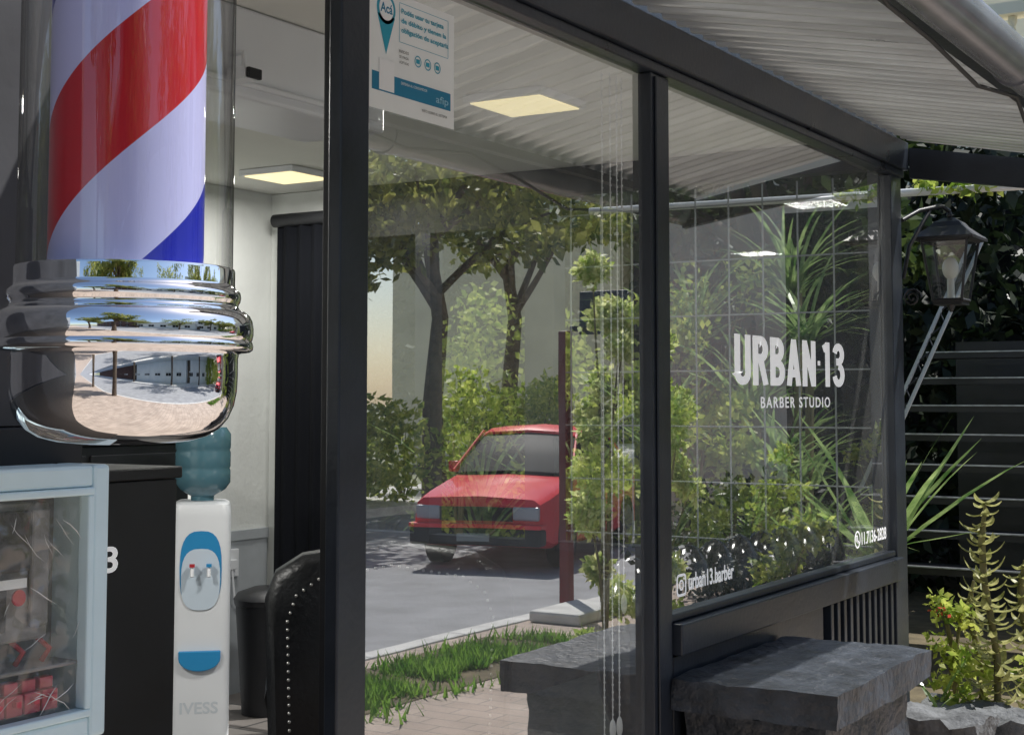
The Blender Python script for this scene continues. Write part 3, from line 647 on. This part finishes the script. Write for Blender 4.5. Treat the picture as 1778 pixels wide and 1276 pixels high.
for i in range(8):
    z=.60+i*.172; y=8.0+i*.24
    b=MB(); b.box(-.9,.9,y,y+.26,z-.035,z); b.box(-.9,.9,y-.008,y+.012,z+.002,z+.009,1); b.obj("tread",[M_metal,M_nosing],e)
b=MB(); b.box(-.9,.9,10.4,10.5,0,1.9); b.obj("support",M_metal,e)
ra=Vector((-.66,7.55,1.02)); rb=Vector((-.20,8.15,2.38))
for (dx) in (0,.06):
    b=MB(); b.sweep([ra+Vector((dx,0,0)),rb+Vector((dx,0,0))],.011,8)
    b.obj("handrail_bar",M_lattice,e)
b=MB()
pts=[]
for k in range(21):
    pts.append(ra.lerp(rb,k/20)+Vector((.06 if k%2 else 0,0,0)))
b.sweep(pts,.005,6); b.obj("handrail_lattice",M_metal,e)

def splant(x,y,z,n,L,w,label,up=(.5,1.35),az=None,droop=(.06,.22),stem=0):
    b=MB(); strap(b,(x,y,z),n,L,w,up=up,az=az,droop=droop)
    if stem: b.sweep([(x,y,0),(x+.02,y,z*.5),(x,y,z+.02)],.025,8,1)
    return tag(b.obj("strap_leaf_plant",[L_strap,M_stem]),label,"plant","strap leaved plants in the garden")
for (x,y,n,L,z) in [(-.85,6.9,40,.6,1.0),(-1.15,7.3,46,.75,1.3),(-1.0,7.7,50,.62,1.7),(-1.6,7.2,46,.8,1.1),(-2.3,7.5,40,1.2,.6),(-1.3,6.7,26,.7,.4),(-1.25,8.2,50,.75,2.0),(-2.9,7.4,30,1.3,.6),(-1.9,8.2,50,.9,1.7),(-.8,7.2,40,.55,.6)]:
    b=MB(); strap(b,(x,y,.03),n//2,L*.8,.03); strap(b,(x,y,z+.1),n,L,.022); strap(b,(x,y,z*.6),n//2,L*.8,.022); b.sweep([(x,y,0),(x+.03,y,z+.12)],.025,8,1)
    tag(b.obj("strap_leaf_plant",[L_strap,M_stem]),"tall strap leaved plant in the sunny garden","plant","strap leaved plants in the garden")
splant(-.30,6.72,.78,30,.80,.042,"pointed bright green leaves rising beside the shop corner",up=(.15,1.15),droop=(-.02,.08),stem=1)
splant(-.02,6.6,.0,16,.5,.018,"tuft of long grassy leaves by the shop corner")
kalanchoe("kalanchoe",.20,6.72,.03,1.02,"tall stalked succulent with curved leaves",.19)
kalanchoe("kalanchoe",.31,6.95,.03,.75,"tall stalked succulent with curved leaves",.16)
kalanchoe("kalanchoe",.03,7.15,.03,.62,"tall stalked succulent with curved leaves")
def shrub(x,y,z,w,h,n,size,label,m=L_shrub,group="garden shrubs",flowers=False):
    b=MB(); cl=[]
    for i in range(14): cl.append((Vector((x+random.gauss(0,w*.4),y+random.gauss(0,w*.4),z+h*random.random())),w*random.uniform(.25,.5)))
    for c,r in cl[:8]: b.sweep([(x,y,z),(x+(c.x-x)*.3,y+(c.y-y)*.4,z+(c.z-z)*.6),c],[.012,.009,.004],5,1)
    leaves(b,cl,n,size,flat=1)
    mats=[m,M_stem]
    if flowers: leaves(b,[(Vector((x-.03,y-.1,z+h*.9)),.05)],14,.024,2,flat=1); mats.append(L_flower)
    return tag(b.obj("shrub",mats),label,"shrub",group)
shrub(.1,6.75,.0,.2,.3,900,.045,"low bright green groundcover shrub",flowers=False)
shrub(-.02,6.95,.15,.14,.42,420,.04,"shrub with small red flowers by the rocks",flowers=True)
shrub(.4,7.3,.0,.22,.35,900,.045,"low bright green groundcover shrub")
for (x,y,z,w,h,n) in [(-.62,6.6,.1,.22,.9,1300),(-1.0,6.65,.1,.24,1.4,1700),(-1.5,6.7,.1,.28,1.9,3200),(-2.2,7.2,.3,.5,1.7,2800),(-2.8,7.0,.2,.4,1.6,2200),(-1.8,7.9,.3,.5,1.9,2200)]:
    shrub(x,y,z,w,h,n,.05,"sunlit yellow green shrub behind the grille")
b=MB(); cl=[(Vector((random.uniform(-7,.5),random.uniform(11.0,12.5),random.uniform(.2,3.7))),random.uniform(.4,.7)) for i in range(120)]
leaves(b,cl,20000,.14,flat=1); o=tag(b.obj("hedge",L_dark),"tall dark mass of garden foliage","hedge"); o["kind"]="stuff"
b=MB(); b.box(-10,3,12.8,13,0,3.2); tag(b.obj("garden_wall",M_black),"dark garden boundary wall behind foliage","wall")
tree("garden_tree",-2.0,9.8,4.6,1.3,"small leafy garden tree behind the shop",m=leafmat("garden_tree_leaves",(.02,.045,.012),(.10,.14,.04),.4,5),n=6000,size=.12,group="garden trees")
b=MB(); leaves(b,[(Vector((.02+i*.04,6.5,2.46-.02*(i%3))),.05) for i in range(8)],160,.045,flat=1); tag(b.obj("vine",L_shrub),"short leafy vine draped over the white pipe","vine")

e=empty("cream_house",(-4,18,0),"cream plastered house with a balustraded terrace","house")
b=MB(); b.box(-14,6,16.5,24,-.1,4.7); b.box(-14,6,16.3,16.9,4.702,4.9); b.box(-14,6,19.5,24,4.702,8.5); b.obj("wall",M_cream,e)
b=MB()
for i in range(60): b.lathe([(.05,4.9),(.05,5.0),(.03,5.05),(.07,5.3),(.03,5.6),(.05,5.65),(.05,5.72)],(-8+i*.22,16.6,0),8)
b.box(-9,6,16.45,16.75,5.72,5.85); b.obj("balustrade",M_cream,e)
for i in range(5):
    b=MB(); b.box(-12+i*3.4,-10.6+i*3.4,16.47,16.498,1,2.6); b.obj("window",M_dglass,e)

# ============================================================ STREET
b=MB()
for i in range(9000):
    t=random.random(); y=4.9+3.2*t; x=2.75+random.gauss(0,.2)*(1-.25*t)
    if noise.noise(Vector((x*3,y*3,0)))<-.12: continue
    a=random.uniform(0,6.28); h=random.uniform(.04,.10); s=.008; dx,dy=math.cos(a),math.sin(a)
    b.add([(x-dy*s,y+dx*s,0),(x+dy*s,y-dx*s,0),(x+dx*h*.7,y+dy*h*.7,h)],[(0,1,2)])
o=tag(b.obj("grass",L_grass),"patch of green grass along the pavement","grass"); o["kind"]="stuff"
b=MB(); b.add([(2.45,4.9,.004),(3.1,4.7,.004),(3.2,8.0,.004),(2.9,8.4,.004),(2.4,7.6,.004)],[(0,1,2,3,4)]); struct(b.obj("grass_strip",M_soil))
b=MB(); b.box(2.9,3.3,8.7,9.4,.0,.08); tag(b.obj("concrete_slab",M_conc,bevel=.02),"low concrete slab beside the kerb","slab")
b=MB(); cl=[(Vector((random.uniform(2.3,3.0),random.uniform(9.9,16),random.uniform(.1,.7))),random.uniform(.18,.3)) for i in range(90)]  # made-up hedge, put here to darken the reflection behind the handle lettering
leaves(b,cl,9000,.07,flat=1); o=tag(b.obj("added_dark_hedge",L_dark),"low dark hedge added to darken the window reflection","hedge"); o["kind"]="stuff"
e=empty("sign_post",(3.45,9.4,0),"dark red steel post with a blue black panel","sign post")
b=MB(); b.box(3.35,3.43,9.36,9.44,-.1,2.0); b.obj("post",M_redpost,e,bevel=.008)
b=MB(); b.box(3.0,3.40,9.62,9.638,1.98,2.30); b.box(3.34,3.38,9.445,9.619,2.0,2.04); b.obj("panel",mat("blue_black_panel",(.02,.04,.07),.4),e,bevel=.006)
def car(x,y,z,mpaint,label,sc=(1,1,1),rz=0):
    e=empty("parked_car",(x,y,z),label,"car")
    def sec(yy,zb,zm,zt,w):
        return [(x-w,y+yy,z+zb+.05),(x-w,y+yy,z+zm),(x-w*.96,y+yy,z+zt-.05),(x-w*.86,y+yy,z+zt),(x,y+yy,z+zt+.025),(x+w*.86,y+yy,z+zt),(x+w*.96,y+yy,z+zt-.05),(x+w,y+yy,z+zm),(x+w,y+yy,z+zb+.05),(x+w*.9,y+yy,z+zb),(x-w*.9,y+yy,z+zb)]
    b=MB(); b.loft([sec(.0,.32,.5,.66,.70),sec(.04,.28,.5,.72,.78),sec(.3,.22,.52,.77,.82),sec(.8,.2,.55,.85,.83),sec(1.25,.2,.55,.92,.83),sec(2.2,.2,.56,.93,.84),sec(3.3,.2,.56,.95,.83),sec(3.95,.24,.56,.93,.80),sec(4.12,.3,.56,.86,.76)])
    b.obj("body",mpaint,e,smooth=45)
    b=MB()
    def cs(yy,zt,w,wb,zb=.925): return [(x-wb,y+yy,z+zb),(x-w,y+yy,z+zt-.03),(x-w*.85,y+yy,z+zt),(x,y+yy,z+zt+.02),(x+w*.85,y+yy,z+zt),(x+w,y+yy,z+zt-.03),(x+wb,y+yy,z+zb)]
    b.loft([cs(1.12,.94,.72,.76),cs(1.35,1.10,.69,.77),cs(1.8,1.36,.61,.78),cs(2.9,1.37,.60,.78),cs(3.3,1.20,.62,.77),cs(3.6,.98,.68,.74)]); b.obj("windows",M_dglass,e,smooth=30)
    b=MB()
    def rs(yy,zt,w): return [(x-w,y+yy,z+zt-.04),(x-w*.85,y+yy,z+zt+.005),(x,y+yy,z+zt+.03),(x+w*.85,y+yy,z+zt+.005),(x+w,y+yy,z+zt-.04)]
    b.loft([rs(1.74,1.345,.62),rs(1.85,1.385,.615),rs(2.4,1.40,.61),rs(2.95,1.375,.61),rs(3.0,1.345,.61)])
    for s in (-1,1):
        for (ya,za,wa,yb,zb,wb2) in [(1.15,.95,.765,1.8,1.36,.62),(2.35,.94,.79,2.35,1.37,.62),(3.55,.98,.75,2.95,1.36,.62)]:
            b.sweep([(x+s*wa,y+ya,z+za),(x+s*wb2,y+yb,z+zb)],.018,6)
    b.obj("roof",mpaint,e,smooth=45)
    b=MB(); b.box(x-.45,x+.45,y-.02,y+.02,z+.50,z+.64)
    for k in range(4): b.box(x-.43,x+.43,y-.026,y-.021,z+.535+k*.026,z+.545+k*.026,1)
    b.obj("grille",[M_black,M_rub],e)
    b=MB(); b.box(x-.80,x+.80,y-.10,y+.12,z+.26,z+.43); b.obj("bumper",mat("dark_bumper",(.012,.012,.014),.7),e,bevel=.03)
    b=MB(); b.box(x-.805,x+.805,y-.104,y+.11,z+.432,z+.475); b.obj("bumper_trim",mpaint,e,bevel=.008)
    for s in (-1,1):
        b=MB(); b.box(x+s*.6-.15,x+s*.6+.15,y-.015,y+.06,z+.51,z+.65); b.obj("headlight",M_lamp,e,bevel=.02)
        b=MB(); b.box(x+s*.86-.07,x+s*.86+.07,y+1.35,y+1.42,z+.92,z+1.04); b.obj("mirror",mpaint,e,bevel=.02)
    b=MB(); b.box(x-.20,x+.20,y-.115,y-.106,z+.30,z+.38); b.obj("number_plate",M_gmetal,e)
    for s in (-1,1):
        for yy in (.75,3.25):
            b=MB()
            b.sweep([(x+s*.66,y+yy,z+.30),(x+s*.85,y+yy,z+.30)],.30,28); o=b.obj("wheel",M_rub,e,smooth=40)
            b=MB(); b.sweep([(x+s*.852,y+yy,z+.30),(x+s*.86,y+yy,z+.30)],.19,20); r=b.obj("rim",M_rim,None,smooth=40); r.parent=o; r.matrix_parent_inverse=Matrix()
    e.scale=sc; e.rotation_euler=(0,0,rz)
    return e
car(5.78,11.9,-.12,M_red,"red hatchback car parked on the asphalt road",(.84,.84,.95),R(-11))
car(8.9,20.5,-.12,mat("silver_paint",(.5,.51,.52),.3,metal=.4),"silver hatchback car parked on the far side of the road")
shrub(2.35,8.05,0,.26,2.3,7000,.05,"tall sunlit climbing shrub on the pavement edge",m=L_bright,group="pavement shrubs")
shrub(2.42,9.0,0,.3,1.9,4600,.055,"sunlit shrub on the pavement edge",m=L_bright,group="pavement shrubs")
shrub(2.0,10.2,0,.3,1.3,2400,.06,"sunlit shrub on the pavement edge",group="pavement shrubs")
shrub(1.9,12,0,.35,1.4,2400,.06,"sunlit shrub on the pavement edge",group="pavement shrubs")
for (x,y,h,cr_,lo) in [(10.8,18.5,7.2,2.8,.58),(11.2,9,7,2.4,.42),(10.8,31,8,3.6,.42),(11,2,6.5,2.6,.42),(11.2,-6,7,2.6,.42),(3.0,21,6,2.2,.42),(2.9,-7,6,2.0,.42),(11.6,14.5,6.5,2.4,.42),(3.0,28,7.5,3.2,.42),(10.2,39,9,4.6,.42),(3.2,38,9,4.2,.42),(3.1,-2.2,5.5,1.5,.42),(6.8,48,10,5,.42),(12.8,24,8,2.8,.62)]:
    tree("street_tree",x,y,h,cr_,"leafy street tree beside the road",n=9000 if y>8 else 4000,size=.19 if y<30 else .28,low=lo)
for (x,y) in [(11.0,12.5),(11.1,14.3),(11.2,16.2),(11.0,18),(11.2,20),(11,22),(10.9,25),(11,31),(9.5,42),(7,43),(4.5,43)]:
    shrub(x,y,0,1.0 if y<30 else 1.8,1.7 if y<30 else 3,1500,.15,"rounded yellow green shrub on the far pavement",group="far pavement shrubs")
def house(x0,x1,y0,y1,h,m,label,face=-1):
    e=empty("house",((x0+x1)/2,(y0+y1)/2,0),label,"house","houses along the street")
    b=MB(); b.box(x0,x1,y0,y1,-.1,h); b.obj("wall",m,e)
    b=MB(); b.box(x0-.3,x1+.3,y0-.02,y1+.02,h+.002,h+.25); b.obj("cornice",M_conc,e)
    n=int((y1-y0)/2.6)
    for i in range(n):
        yc=y0+1.3+i*2.6
        for z in ([1.0] if h<4.5 else [1.0,4.0]):
            b=MB(); b.box(x0-.03,x0-.002,yc-.6,yc+.6,z,z+1.4); b.box(x0-.06,x0-.031,yc-.7,yc+.7,z-.1,z-.02,1); b.box(x0-.06,x0-.031,yc-.03,yc+.03,z,z+1.4,1); b.obj("window",[M_dglass,M_wmetal],e)
    b=MB(); b.box(x0-.05,x0-.003,y0+.1,y0+.2+.8,0,2.1); b.obj("door",M_bark,e)
house(13.6,20,-30,-8,6.5,M_brick,"two storey brick house across the road")
house(13.6,20,-7.8,6,4.0,M_wbuild,"white single storey house across the road")
house(13.6,20,6.2,19.5,5.6,M_wbuild,"white two storey house across the road")
house(13.6,20,30,46,5.6,M_cream,"cream two storey house across the road")
e=empty("neighbour_building",(-5,-20,0),"grey building further along the pavement","building")
b=MB(); b.box(-14,.0,-30,-8.02,-.1,5.5); b.obj("wall",M_grey,e)
for (a0,a1,c0,c1) in ((-14,-12.5,1,2.5),(-18,-16.5,1,2.5),(-10.5,-9.3,0,2.3)):
    b=MB(); b.box(0.002,.03,a0,a1,c0,c1); b.obj("window",M_dglass,e)

# ============================================================ LIGHT
az=R(42); elv=R(54)
S=Vector((math.sin(az)*math.cos(elv),math.cos(az)*math.cos(elv),math.sin(elv)))
l=bpy.data.lights.new("sun",'SUN'); l.energy=5; l.angle=R(.5); l.color=(1,.97,.92); o=bpy.data.objects.new("sun",l); o.rotation_euler=S.to_track_quat('Z','Y').to_euler(); scene.collection.objects.link(o)
w=bpy.data.worlds.new("World"); scene.world=w; w.use_nodes=True; nt=w.node_tree
sk=nt.nodes.new("ShaderNodeTexSky"); sk.sky_type='NISHITA'; sk.sun_disc=False; sk.sun_elevation=elv; sk.sun_rotation=az
bg=nt.nodes["Background"]; bg.inputs[1].default_value=.15; nt.links.new(sk.outputs[0],bg.inputs[0])
scene.view_settings.view_transform='Standard'; scene.view_settings.look='None'; scene.view_settings.exposure=0
cam=bpy.data.cameras.new("camera"); co=bpy.data.objects.new("camera",cam); scene.collection.objects.link(co)
cam.lens=52; cam.sensor_width=36; cam.clip_end=1000; cam.clip_start=.05
co.location=(1.85,0,1.5); co.rotation_euler=(R(94),0,R(31.5)); cam.shift_y=-.0695
scene.camera=co
